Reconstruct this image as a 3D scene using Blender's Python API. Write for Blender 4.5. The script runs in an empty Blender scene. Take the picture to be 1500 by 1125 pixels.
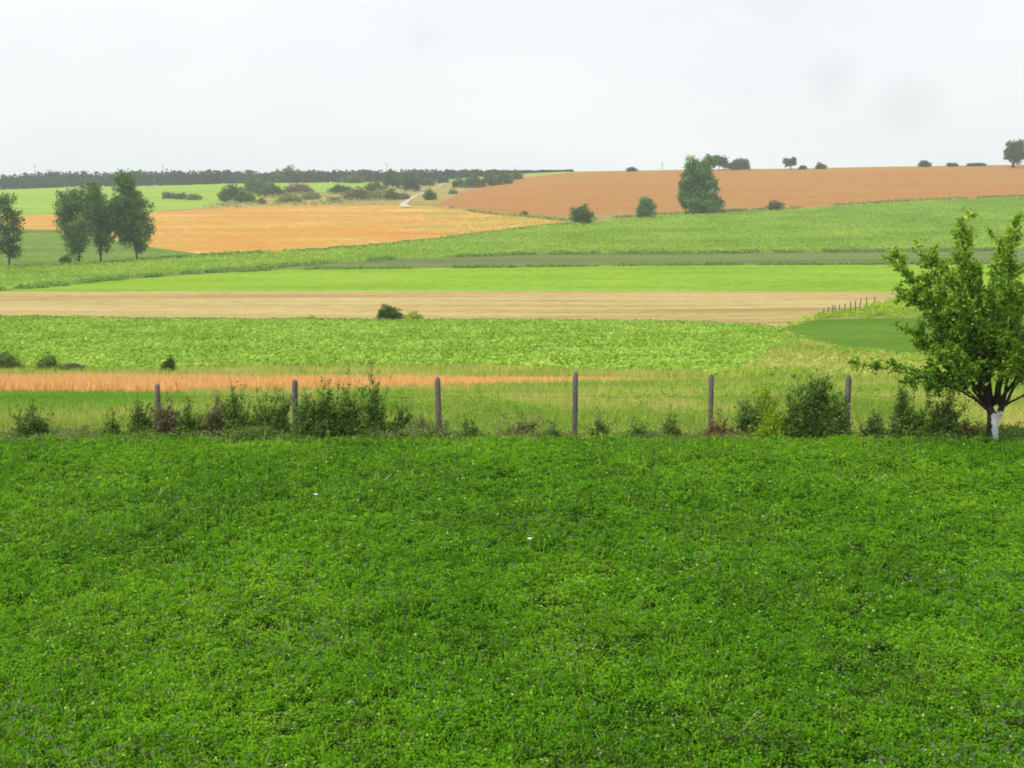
import bpy, math, random
import numpy as np
rad = math.radians
rng = np.random.default_rng(11)
random.seed(5)

# ------------------------------------------------------------ camera
F, PITCH, CH = 1608.0, rad(9.27), 5.5
sc = bpy.context.scene
C = sc.collection
cam_d = bpy.data.cameras.new('camera')
cam = bpy.data.objects.new('camera', cam_d); C.objects.link(cam)
cam.location = (0, 0, CH); cam.rotation_euler = (math.pi/2 - PITCH, 0, 0)
cam_d.sensor_width = 36; cam_d.lens = F*36/1500
cam_d.clip_start = .1; cam_d.clip_end = 12000
sc.camera = cam
# ------------------------------------------------------------ sky
SUN_EL, SUN_AZ = rad(52), rad(-115)      # azimuth measured from +y (view direction) clockwise
w = bpy.data.worlds.new('World'); sc.world = w; w.use_nodes = True
nt = w.node_tree; nt.nodes.clear()
out = nt.nodes.new('ShaderNodeOutputWorld'); bg = nt.nodes.new('ShaderNodeBackground')
sky = nt.nodes.new('ShaderNodeTexSky'); sky.sky_type = 'NISHITA'; sky.sun_disc = False
sky.sun_elevation = SUN_EL; sky.sun_rotation = SUN_AZ; sky.dust_density = 4; sky.air_density = 1.2
tc = nt.nodes.new('ShaderNodeTexCoord'); mp = nt.nodes.new('ShaderNodeMapping')
mp.inputs['Scale'].default_value = (1.0, 1.0, 2.6); mp.inputs['Location'].default_value = (.35, .1, .2)
n1 = nt.nodes.new('ShaderNodeTexNoise'); n1.inputs['Scale'].default_value = 2.3
n1.inputs['Detail'].default_value = 5; n1.inputs['Roughness'].default_value = .45
cr = nt.nodes.new('ShaderNodeValToRGB')
cr.color_ramp.elements[0].position = .32; cr.color_ramp.elements[0].color = (8.5, 8.75, 9.1, 1)
cr.color_ramp.elements[1].position = .62; cr.color_ramp.elements[1].color = (9.55, 9.7, 9.85, 1)
mx = nt.nodes.new('ShaderNodeMixRGB'); mx.inputs[0].default_value = .93
L = nt.links.new
L(tc.outputs['Generated'], mp.inputs[0]); L(mp.outputs[0], n1.inputs['Vector']); L(n1.outputs[0], cr.inputs[0])
L(sky.outputs[0], mx.inputs[1]); L(cr.outputs[0], mx.inputs[2]); 
# three faint grey cloud wisps high on the right
prev = mx.outputs[0]
for (az, el, size, amt) in ((15.5, 6.0, .022, .055), (19.3, 4.6, .026, .045), (13.0, 10.2, .03, .025), (-4.6, 8.2, .02, .02)):
    a_, e_ = rad(az), rad(el+0.0)
    vd = nt.nodes.new('ShaderNodeVectorMath'); vd.operation = 'DISTANCE'
    vd.inputs[1].default_value = (math.sin(a_)*math.cos(e_), math.cos(a_)*math.cos(e_), math.sin(e_))
    nz = nt.nodes.new('ShaderNodeTexNoise'); nz.inputs['Scale'].default_value = 26; nz.inputs['Detail'].default_value = 3
    ad = nt.nodes.new('ShaderNodeMath'); ad.operation = 'MULTIPLY_ADD'; ad.inputs[1].default_value = size*1.4
    L(tc.outputs['Generated'], nz.inputs['Vector']); L(tc.outputs['Generated'], vd.inputs[0])
    L(nz.outputs[0], ad.inputs[0]); L(vd.outputs['Value'], ad.inputs[2])
    mr = nt.nodes.new('ShaderNodeMapRange'); mr.interpolation_type = 'SMOOTHSTEP'
    mr.inputs['From Min'].default_value = size*.8; mr.inputs['From Max'].default_value = size*2.1
    mr.inputs['To Min'].default_value = 1-amt*1.6; mr.inputs['To Max'].default_value = 1
    L(ad.outputs[0], mr.inputs['Value'])
    ml = nt.nodes.new('ShaderNodeVectorMath'); ml.operation = 'SCALE'
    L(prev, ml.inputs[0]); L(mr.outputs[0], ml.inputs['Scale']); prev = ml.outputs[0]
L(prev, bg.inputs[0])
bg.inputs[1].default_value = .111; L(bg.outputs[0], out.inputs[0])
# ------------------------------------------------------------ sun
sd = bpy.data.lights.new('sun', 'SUN'); sd.energy = 3.2; sd.angle = rad(2.0); sd.color = (1, .955, .87)
sun = bpy.data.objects.new('sun', sd); C.objects.link(sun)
from mathutils import Vector, Matrix
sdir = Vector((math.sin(SUN_AZ)*math.cos(SUN_EL), math.cos(SUN_AZ)*math.cos(SUN_EL), math.sin(SUN_EL)))
sun.rotation_euler = sdir.to_track_quat('Z', 'Y').to_euler()
sun.location = (-50, -20, 60)
# ------------------------------------------------------------ exposure
sc.view_settings.view_transform = 'Standard'; sc.view_settings.look = 'None'
sc.view_settings.exposure = 0.0; sc.view_settings.gamma = 1
sc.render.engine = 'CYCLES'
sc.cycles.pixel_filter_type = 'BLACKMAN_HARRIS'; sc.cycles.filter_width = 1.8
sc.cycles.max_bounces = 6; sc.cycles.transparent_max_bounces = 4; sc.cycles.volume_bounces = 1

# ============================================================ helpers
def lin(c, k=1.0):
    r = []
    for v in c[:3]:
        v = v/255.0
        v = v/12.92 if v <= .04045 else ((v+.055)/1.055)**2.4
        r.append(min(.92, v*k))
    return tuple(r)+(1.0,)

def tag(o, label=None, cat=None, group=None, kind=None):
    if label: o['label'] = label
    if cat: o['category'] = cat
    if group: o['group'] = group
    if kind: o['kind'] = kind
    return o

def empty(name, loc):
    o = bpy.data.objects.new(name, None); C.objects.link(o); o.location = loc
    o.empty_display_size = .2
    return o

def mesh_np(name, V, Q, mats, midx=None, tint=None, parent=None, smooth=False, loc=None):
    """V (n,3), Q (m,3|4) index array"""
    V = np.asarray(V, dtype=np.float32); Q = np.asarray(Q, dtype=np.int32)
    if loc is not None: V = V - np.asarray(loc, dtype=np.float32)
    k = Q.shape[1]
    me = bpy.data.meshes.new(name)
    me.vertices.add(len(V)); me.vertices.foreach_set('co', V.ravel())
    me.loops.add(Q.size); me.loops.foreach_set('vertex_index', Q.ravel())
    me.polygons.add(len(Q))
    me.polygons.foreach_set('loop_start', np.arange(0, Q.size, k, dtype=np.int32))
    me.polygons.foreach_set('loop_total', np.full(len(Q), k, dtype=np.int32))
    if smooth: me.polygons.foreach_set('use_smooth', np.ones(len(Q), dtype=bool))
    if not isinstance(mats, (list, tuple)): mats = [mats]
    for m in mats: me.materials.append(m)
    if midx is not None: me.polygons.foreach_set('material_index', np.asarray(midx, dtype=np.int32))
    me.update(calc_edges=True)
    if tint is not None:
        a = me.attributes.new('tint', 'FLOAT', 'FACE'); a.data.foreach_set('value', np.asarray(tint, dtype=np.float32))
    o = bpy.data.objects.new(name, me); C.objects.link(o)
    if loc is not None and parent is None: o.location = loc
    if parent is not None: o.parent = parent
    return o

def vnoise(x, y, s, seed=0):
    """2-D value noise 0..1, feature size s metres"""
    r = np.random.default_rng(seed).random((257, 257))
    fx = np.asarray(x)/s + 1000.5; fy = np.asarray(y)/s + 1000.5
    ix = np.floor(fx).astype(int); iy = np.floor(fy).astype(int)
    tx = fx-ix; ty = fy-iy; tx = tx*tx*(3-2*tx); ty = ty*ty*(3-2*ty)
    g = lambda a, b: r[a % 257, b % 257]
    return (g(ix, iy)*(1-tx)+g(ix+1, iy)*tx)*(1-ty) + (g(ix, iy+1)*(1-tx)+g(ix+1, iy+1)*tx)*ty

# ------------------------------------------------------------ the view of a point of the ground
def P(u, v, y):
    u = np.asarray(u, float); v = np.asarray(v, float)
    xc = (u-750)/F; yc = -(v-562.5)/F
    dy = math.cos(PITCH)+yc*math.sin(PITCH); dz = -math.sin(PITCH)+yc*math.cos(PITCH)
    s = y/dy
    return np.stack(np.broadcast_arrays(xc*s, y*np.ones_like(s), CH+dz*s), -1)
def mpp(y):          # metres per photo pixel at distance y
    return (y*math.cos(PITCH)+4*math.sin(PITCH))/F

# forward distance of the land for columns of the view: rows -> metres
COLS = {
 -900: [(665,24),(600,34),(572,46),(546,76),(468,138),(428,190),(392,262),(337,400),(315,500),(274,930),(240,1150)],
 0:    [(665,24),(600,34),(572,46),(546,76),(468,138),(428,190),(392,270),(337,410),(315,500),(274,930),(240,1150)],
 600:  [(665,24),(600,34),(568,46),(542,76),(470,138),(427,190),(392,255),(370,305),(330,420),(300,540),(266,900),(240,1150)],
 850:  [(665,24),(600,34),(562,46),(548,66),(472,138),(427,190),(390,255),(370,300),(328,400),(316,450),(252,800),(240,900)],
 1500: [(665,24),(600,34),(558,46),(535,76),(468,135),(428,185),(386,255),(366,295),(290,480),(242,760),(230,900)],
 2400: [(665,24),(600,34),(558,46),(535,76),(468,135),(428,185),(386,255),(366,295),(290,480),(242,760),(230,900)],
}
CU = sorted(COLS)
def D(u, v):
    u, v = np.broadcast_arrays(np.asarray(u, float), np.asarray(v, float))
    ys = []
    for c in CU:
        t = COLS[c][::-1]
        ys.append(np.interp(v, [a for a, b in t], [math.log(b) for a, b in t]))
    ys = np.stack(ys, 0); uu = np.clip(u, CU[0], CU[-1])
    i = np.clip(np.searchsorted(CU, uu, side='right')-1, 0, len(CU)-2)
    cu = np.array(CU, float); t = (uu-cu[i])/(cu[i+1]-cu[i]); t = t*t*(3-2*t)
    a = np.take_along_axis(ys, i[None], 0)[0]; b = np.take_along_axis(ys, (i+1)[None], 0)[0]
    return np.exp(a*(1-t)+b*t)
def G(u, v):
    return P(u, v, D(u, v))
def gpt(u, v):
    return G(np.array([float(u)]), np.array([float(v)]))[0]

# ------------------------------------------------------------ materials
def principled(m):
    return m.node_tree.nodes['Principled BSDF']
def plain(name, col, rough=.8, bump=0, scale=20, var=.25):
    m = bpy.data.materials.new(name); m.use_nodes = True; t = m.node_tree; p = principled(m)
    p.inputs['Roughness'].default_value = rough; p.inputs['Specular IOR Level'].default_value = .2
    co = t.nodes.new('ShaderNodeTexCoord'); n = t.nodes.new('ShaderNodeTexNoise'); n.inputs['Scale'].default_value = scale
    n.inputs['Detail'].default_value = 6
    r = t.nodes.new('ShaderNodeValToRGB')
    r.color_ramp.elements[0].position = .3; r.color_ramp.elements[1].position = .7
    r.color_ramp.elements[0].color = tuple(c*(1-var) for c in col[:3])+(1,)
    r.color_ramp.elements[1].color = tuple(min(1, c*(1+var)) for c in col[:3])+(1,)
    t.links.new(co.outputs['Object'], n.inputs['Vector']); t.links.new(n.outputs[0], r.inputs[0]); t.links.new(r.outputs[0], p.inputs['Base Color'])
    if bump:
        b = t.nodes.new('ShaderNodeBump'); b.inputs['Strength'].default_value = bump; b.inputs['Distance'].default_value = .02
        t.links.new(n.outputs[0], b.inputs['Height']); t.links.new(b.outputs[0], p.inputs['Normal'])
    return m

def leafmat(name, cols, trans=.35, rough=.55):
    """leaf colours chosen per leaf by the face attribute tint; thin leaves let light through"""
    m = bpy.data.materials.new(name); m.use_nodes = True; t = m.node_tree; p = principled(m)
    p.inputs['Roughness'].default_value = rough; p.inputs['Specular IOR Level'].default_value = .1
    a = t.nodes.new('ShaderNodeAttribute'); a.attribute_name = 'tint'
    r = t.nodes.new('ShaderNodeValToRGB'); e = r.color_ramp.elements
    while len(e) < len(cols): e.new(.5)
    for i, c in enumerate(cols):
        e[i].position = i/(len(cols)-1); e[i].color = c
    t.links.new(a.outputs['Fac'], r.inputs[0]); t.links.new(r.outputs[0], p.inputs['Base Color'])
    tr = t.nodes.new('ShaderNodeBsdfTranslucent'); mxs = t.nodes.new('ShaderNodeMixShader'); mxs.inputs[0].default_value = trans
    hs = t.nodes.new('ShaderNodeHueSaturation'); hs.inputs['Value'].default_value = 1.25; hs.inputs['Hue'].default_value = .49
    t.links.new(r.outputs[0], hs.inputs['Color']); t.links.new(hs.outputs[0], tr.inputs[0])
    t.links.new(p.outputs[0], mxs.inputs[1]); t.links.new(tr.outputs[0], mxs.inputs[2])
    t.links.new(mxs.outputs[0], t.nodes['Material Output'].inputs[0])
    return m

def fieldmat(name, cols, big=40, fine=.5, stretch=(1, 1), rot=0, bump=.5, dist=.3, mixfine=.5):
    """ground cover: broad patches (stretched along the tillage) and fine grain"""
    m = bpy.data.materials.new(name); m.use_nodes = True; t = m.node_tree; p = principled(m)
    p.inputs['Roughness'].default_value = .95; p.inputs['Specular IOR Level'].default_value = .05
    g = t.nodes.new('ShaderNodeNewGeometry')
    def noise(size, det, st):
        mp = t.nodes.new('ShaderNodeMapping'); mp.inputs['Rotation'].default_value[2] = rot
        mp.inputs['Scale'].default_value = (1/(size*st[0]), 1/(size*st[1]), 1/size)
        n = t.nodes.new('ShaderNodeTexNoise'); n.inputs['Scale'].default_value = 1; n.inputs['Detail'].default_value = det
        n.inputs['Roughness'].default_value = .6
        t.links.new(g.outputs['Position'], mp.inputs[0]); t.links.new(mp.outputs[0], n.inputs['Vector'])
        return n
    a = noise(big, 6, stretch); b = noise(fine, 5, (max(1, stretch[0]*.4), 1))
    mm = t.nodes.new('ShaderNodeMixRGB'); mm.inputs[0].default_value = mixfine
    t.links.new(a.outputs[0], mm.inputs[1]); t.links.new(b.outputs[0], mm.inputs[2])
    r = t.nodes.new('ShaderNodeValToRGB'); e = r.color_ramp.elements
    while len(e) < len(cols): e.new(.5)
    for i, c in enumerate(cols):
        e[i].position = .39+.22*i/(len(cols)-1); e[i].color = c
    t.links.new(mm.outputs[0], r.inputs[0]); t.links.new(r.outputs[0], p.inputs['Base Color'])
    bp = t.nodes.new('ShaderNodeBump'); bp.inputs['Strength'].default_value = bump; bp.inputs['Distance'].default_value = dist
    t.links.new(b.outputs[0], bp.inputs['Height']); t.links.new(bp.outputs[0], p.inputs['Normal'])
    return m

K = .62      # photo brightness of an open sunlit surface -> base colour
KL = .78     # the same for foliage, which shades itself
def g3(*cs, k=K): return [lin(c, k) for c in cs]
M = {
 'soil': fieldmat('field_soil', g3((34,60,10),(46,84,16),(60,96,24)), 3, .12),
 'rough': fieldmat('rough_grass', g3((112,150,48),(150,174,78),(184,188,106)), 5, .25, (3,1)),
 'lawn': fieldmat('mown_grass', g3((92,142,30),(116,164,42),(140,170,66)), 7, .3, (3,1)),
 'wheat': fieldmat('ripe_wheat', g3((204,134,70),(228,160,94),(238,182,118)), 5, .3, (3,1)),
 'margin': fieldmat('dry_margin', g3((140,140,60),(186,168,88),(206,184,112)), 6, .4, (4,1)),
 'crop': fieldmat('leafy_crop', g3((104,146,40),(136,174,62),(164,198,88), k=.55), 10, .8),
 'round': fieldmat('clover_patch', g3((84,132,18),(102,146,30),(128,160,50)), 14, .6, (2,1)),
 'lime': fieldmat('weedy_strip', g3((130,150,50),(160,172,74),(186,182,96)), 6, .5, (3,1)),
 'stubble': fieldmat('stubble', g3((178,154,92),(208,184,118),(232,212,150)), 7, .5, (12,1), bump=.5),
 'bright': fieldmat('young_grass', g3((130,174,28),(152,194,44),(172,206,66)), 14, 1.2, (3,1), bump=.8, mixfine=.6),
 'olive': fieldmat('fallow', g3((118,116,84),(122,136,74),(136,160,78)), 7, .9, (22,1), bump=.5),
 'upcrop': fieldmat('green_crop', g3((124,160,46),(150,184,62),(174,198,80)), 30, 1.6, (5,1), bump=.8, dist=.8),
 'dark': fieldmat('meadow_grass', g3((100,134,44),(122,152,56),(150,176,72)), 16, 1.5, (5,1)),
 'gold': fieldmat('golden_wheat', g3((222,136,54),(232,162,76),(196,168,76),(238,178,92),(242,198,122), k=.66), 16, 2.2, (4,1), bump=.4, mixfine=.6),
 'wedge': fieldmat('grassy_bank', g3((146,150,76),(176,166,92),(196,170,102)), 14, 1.5, (6,1)),
 'red': fieldmat('red_stubble', g3((196,116,58),(206,138,70),(186,146,74),(214,152,86),k=.6), 30, 3.5, (5,1), bump=.4, mixfine=.6),
 'scrub': fieldmat('scrub_ground', g3((136,150,72),(188,170,98),(212,186,116)), 14, 2, (4,1)),
 'fargreen': fieldmat('far_green', g3((146,184,56),(166,200,68),(182,208,86)), 45, 4, (6,1), bump=.3),
 'track': fieldmat('chalk_track', g3((214,196,168),(232,216,192),(240,228,206)), 3, .5),
 'base': fieldmat('lowland', g3((110,130,60),(130,150,76)), 80, 5),
}

# ============================================================ THE LAND: fields between boundary lines (photo column -> row)
U = np.concatenate([np.arange(-900, -60, 30), np.arange(-60, 1560, 5), np.arange(1560, 2401, 30)]).astype(float)
def line(pts, wob=.0, seed=0):
    v = np.interp(U, [a for a, b in pts], [b for a, b in pts])
    if wob:
        v = v + wob*(vnoise(U, U*0, 14, seed)-.5)*2 + wob*.6*(vnoise(U, U*0, 5.3, seed+1)-.5)*2
    return v
raw = [
 ('edge',  line([(-900,665),(2400,665)])),
 ('lawn0', line([(-900,600),(0,600),(200,598),(420,586),(650,574),(2400,574)], 1.5, 3)),
 ('B1',    line([(-900,573),(0,573),(350,575),(430,573),(650,569),(750,564),(850,561),(1150,556),(1250,560),(2400,575)], 1.4, 5)),
 ('B2',    line([(-900,556),(250,557),(430,559),(650,558),(750,558),(850,557),(1150,555),(1250,560),(2400,575)], .6, 7)),
 ('B3',    line([(-900,546),(200,545),(430,540),(600,540),(700,538),(850,548),(1000,551),(1080,546),(1110,530),(1135,505),(1148,487),(1180,502),(1240,515),(1300,520),(1380,530),(1500,545),(2400,560)], .8, 9)),
 ('B4',    line([(-900,462),(0,466),(250,470),(600,471),(800,472),(950,473),(1060,477),(1120,481),(1148,487),(1180,502),(1240,515),(1300,520),(1380,530),(1500,545),(2400,560)], .8, 11)),
 ('B5',    line([(-900,462),(0,466),(250,470),(600,471),(800,472),(950,473),(1060,477),(1120,481),(1148,486),(1170,475),(1200,468),(1300,466),(2400,464)])),
 ('B6',    line([(-900,461),(0,465),(250,469),(600,470),(800,471),(950,472),(1060,475),(1120,478),(1150,478),(1200,464),(1260,452),(1310,438),(1400,431),(2400,431)], .4, 13)),
 ('B7',    line([(-900,428),(0,427.5),(350,427),(800,426),(1300,427.5),(2400,428)], .3, 15)),
 ('B8',    line([(-900,427),(0,426),(60,421),(120,415),(200,408),(300,401),(420,395),(600,393),(800,391),(900,389),(1500,386),(2400,385)], .4, 17)),
 ('B9',    line([(-900,426),(0,425),(60,420),(120,414),(200,407),(300,399),(420,390),(520,383),(620,378),(800,372),(1000,371),(1500,366),(2400,364)], .9, 19)),
 ('B10',   line([(-900,396),(0,392),(130,386),(225,381),(320,373.5),(450,368),(560,360),(650,350),(750,337),(850,328),(950,318),(1020,314),(1150,308),(1300,298),(1400,293),(1500,290),(2400,270)], .5, 21)),
 ('B11',   line([(-900,335),(0,335),(90,337),(160,350),(225,363),(290,371.5),(320,372.5),(450,367.5),(560,359),(650,349),(750,334),(830,325),(850,327),(950,317),(1020,313),(1150,307),(1300,297),(1400,292),(1500,289),(2400,269)], .4, 23)),
 ('B12',   line([(-900,316),(0,315),(90,315),(230,310),(400,302),(600,300),(650,303),(700,311),(760,317),(830,324),(850,325),(950,316),(1020,312.5),(1150,306.5),(1300,296.5),(1400,291.5),(1500,288.5),(2400,268)], .4, 25)),
 ('B13',   line([(-900,316),(0,315),(90,315),(230,310),(400,302),(600,300),(640,301),(660,302),(700,307),(760,313),(830,317),(950,312),(1020,310.5),(1150,306),(1300,296),(1400,291),(1500,288),(2400,267)], .3, 27)),
 ('B14',   line([(-900,316),(0,315),(90,315),(230,310),(400,302),(600,300),(640,299),(655,292),(680,280),(700,274),(750,264),(800,257),(845,252.5),(1000,249.5),(1150,248),(1300,245),(1500,242),(2400,236)], .2, 29)),
 ('B15',   line([(-900,316),(0,315),(90,315),(230,309),(300,303),(380,291),(420,284),(500,280),(560,276),(600,272),(650,266),(700,262),(750,257),(800,254),(845,252),(1000,249),(1150,247.5),(1300,244.5),(1500,241.5),(2400,235.5)], .4, 31)),
 ('B16',   line([(-900,280),(0,278),(100,274),(230,272),(330,269),(400,268),(600,266),(650,263),(700,259),(750,255),(800,252.5),(845,251),(1000,248.5),(1150,247),(1300,244),(1500,241),(2400,235)])),
]
lines = [raw[0][1]]
for nm, v in raw[1:]:
    v = np.minimum(v, lines[-1]); lines.append(v)
bands = [('rough_meadow','rough',8),('mown_meadow','lawn',6),('wheat_strip','wheat',6),('dry_grass_margin','margin',6),
 ('leafy_crop_field','crop',16),('clover_field','round',8),('weedy_strip','lime',5),('stubble_field','stubble',8),
 ('young_grass_field','bright',6),('fallow_strip','olive',5),('green_crop_field','upcrop',12),('meadow_slope','dark',8),
 ('golden_wheat_field','gold',8),('grassy_bank','wedge',5),('red_stubble_field','red',12),('scrub_ground','scrub',8),('far_green_field','fargreen',8)]
BAND = {}
for i, (nm, mk, rows) in enumerate(bands):
    lo, hi = lines[i], lines[i+1]
    t = np.linspace(0, 1, rows+1)[:, None]
    vv = lo[None]*(1-t)+hi[None]*t; uu = np.broadcast_to(U[None], vv.shape)
    Vt = G(uu, vv); n = len(U)
    th = lo-hi
    q = []
    for r in range(rows):
        a = np.arange(n-1)+r*n
        keep = (th[:-1] > .02) | (th[1:] > .02)
        a = a[keep]; q.append(np.stack([a, a+1, a+1+n, a+n], 1))
    q = np.concatenate(q)
    o = mesh_np(nm, Vt.reshape(-1, 3), q, M[mk], smooth=True); tag(o, kind='structure')
    BAND[nm] = (Vt.reshape(-1, 3), q)

def scatter(nm, density, umin=-60, umax=1560, ymax=1e9, ymin=0):
    V, q = BAND[nm]
    A = V[q]; c = A.mean(1)
    un = 750+F*c[:, 0]/(c[:, 1]*math.cos(PITCH)-(c[:, 2]-CH)*math.sin(PITCH))
    k = (un > umin) & (un < umax) & (c[:, 1] < ymax) & (c[:, 1] > ymin)
    A = A[k]
    if not len(A): return np.zeros((0, 3))
    ar = .5*(np.linalg.norm(np.cross(A[:,1]-A[:,0], A[:,2]-A[:,0]), axis=1)+np.linalg.norm(np.cross(A[:,2]-A[:,0], A[:,3]-A[:,0]), axis=1))
    n = int(ar.sum()*density); i = rng.choice(len(A), n, p=ar/ar.sum())
    s = rng.random((n, 1)); t = rng.random((n, 1)); A = A[i]
    return (A[:,0]*(1-s)+A[:,1]*s)*(1-t)+(A[:,3]*(1-s)+A[:,2]*s)*t

# near ground: level under the alfalfa, from behind the camera to the fence
xs = np.linspace(-60, 60, 61); e0 = P(U, np.full_like(U, 665.), 24.0)
k = (U >= -900)
eu = e0[k]
Vn = np.concatenate([np.stack([eu[:,0]*1.0, np.full(len(eu), -40.), np.zeros(len(eu))], 1), eu])
n = len(eu); a = np.arange(n-1)
near_z = eu[:,2].mean()
Vn[:n, 2] = near_z
o = mesh_np('field_soil', Vn, np.stack([a, a+1, a+1+n, a+n], 1), M['soil']); tag(o, kind='structure')
GZ = near_z
# the land falls away behind the skyline
sky_l = lines[-1]; s0 = G(U, sky_l); rows_ = [s0]
for fct, dz in ((1.12, -3), (1.4, -14), (1.9, -40)):
    r_ = s0.copy(); r_[:, :2] *= fct; r_[:, 2] += dz; rows_.append(r_)
Vb = np.concatenate(rows_); n = len(U); q = []
for r in range(3):
    a = np.arange(n-1)+r*n; q.append(np.stack([a, a+1, a+1+n, a+n], 1))
o = mesh_np('hill', Vb, np.concatenate(q), M['base'], smooth=True); tag(o, kind='structure')
o = mesh_np('ground', [(-2900,-600,-32),(2900,-600,-32),(2900,2900,-32),(-2900,2900,-32)], [(0,1,2,3)], M['base']); tag(o, kind='structure')

# chalk track on the scrub ground
def ribbon(name, pts, mat, lift=.05, sub=8):
    us = []; 
    for i in range(len(pts)-1):
        for s in range(sub):
            t = s/sub; us.append([a*(1-t)+b*t for a, b in zip(pts[i], pts[i+1])])
    us.append(pts[-1]); us = np.array(us, float)
    Lf = G(us[:,0]-us[:,2]/2, us[:,1]); Rt = G(us[:,0]+us[:,2]/2, us[:,1]); Md = G(us[:,0], us[:,1])
    Vt = np.stack([Lf, Md, Rt], 1); Vt[..., 2] += lift; Vt = Vt.reshape(-1, 3); q = []
    for i in range(len(us)-1):
        b = i*3; q += [(b,b+1,b+4,b+3),(b+1,b+2,b+5,b+4)]
    return mesh_np(name, Vt, q, mat)
o = ribbon('dirt_track', [(596,304,17),(590,300,11),(598,294,8),(608,288,6),(618,284,4),(630,279,3.5),(641,275,3.5),(648,270,3),(658,266,2)], M['track'], .3)
tag(o, kind='structure')
o = ribbon('grass_track', [(612,298,3),(650,305,3),(700,311,3),(760,319,3)], M['margin'], .15)
tag(o, kind='structure')

# ============================================================ foliage makers
def quads(c, size, up=.0, aspect=1.0, r=None):
    """c (n,3) leaf centres -> rhombic leaves of random pose; up>0 turns them flat"""
    n = len(c); r = r or rng
    nrm = r.normal(size=(n, 3)); nrm[:, 2] = np.abs(nrm[:, 2])+up*1.5
    nrm /= np.linalg.norm(nrm, axis=1)[:, None]
    t = r.normal(size=(n, 3)); a = np.cross(nrm, t); a /= np.linalg.norm(a, axis=1)[:, None]
    b = np.cross(nrm, a)
    s = (np.asarray(size)*np.ones(n))[:, None]*r.uniform(.65, 1.3, (n, 1))
    a = a*s*.5*aspect; b = b*s*.5
    V = np.stack([c-a, c-b*.8+a*.1, c+a, c+b*.8+a*.1], 1).reshape(-1, 3)
    return V, np.arange(4*n).reshape(n, 4)

def join(parts):
    Vs, Qs, Ts, o = [], [], [], 0
    for V, Q, T in parts:
        Vs.append(V); Qs.append(np.asarray(Q)+o); Ts.append(T); o += len(V)
    return np.concatenate(Vs), np.concatenate(Qs), np.concatenate(Ts)

def tube(path, radii, sides=6):
    path = np.asarray(path, float); V = []; Q = []
    for i, p in enumerate(path):
        d = path[min(i+1, len(path)-1)]-path[max(i-1, 0)]; d = d/(np.linalg.norm(d)+1e-9)
        a = np.cross(d, (0.31, .95, 0.05)); a /= np.linalg.norm(a); b = np.cross(d, a)
        for k in range(sides):
            t = 2*math.pi*k/sides; V.append(p+radii[i]*(a*math.cos(t)+b*math.sin(t)))
    for i in range(len(path)-1):
        for k in range(sides):
            Q.append((i*sides+k, i*sides+(k+1) % sides, (i+1)*sides+(k+1) % sides, (i+1)*sides+k))
    return np.array(V), np.array(Q)
def tubes(lst, sides=6):
    Vs, Qs, o = [], [], 0
    for pth, r in lst:
        V, Q = tube(pth, r, sides); Vs.append(V); Qs.append(Q+o); o += len(V)
    return np.concatenate(Vs), np.concatenate(Qs)

def crownpts(lobes, per_m2, clump, rr, fill=1.6):
    """lobes: (cx,cy,cz,rx,ry,rz). Leaves gathered in clumps through each lobe, denser towards its outside"""
    P_, T_ = [], []
    for (cx, cy, cz, rx, ry, rz) in lobes:
        vol_area = (rx*rz)*math.pi
        nc = max(9, int(vol_area/(clump*clump)*fill))
        d = rr.normal(size=(nc, 3)); d /= np.linalg.norm(d, axis=1)[:, None]
        rad_ = rr.random(nc)**.45*rr.uniform(.8, 1.08, nc)
        cc = d*rad_[:, None]*np.array([rx, ry, rz])+np.array([cx, cy, cz])
        tc_ = rr.random(nc)
        n = max(6, int(per_m2*clump*clump*3))
        p = cc[:, None, :]+rr.normal(size=(nc, n, 3))*clump*np.array([.5, .5, .42])
        P_.append(p.reshape(-1, 3)); T_.append(np.clip(np.repeat(tc_, n)*.75+rr.random(nc*n)*.25, 0, 1))
    return np.concatenate(P_), np.concatenate(T_)

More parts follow.
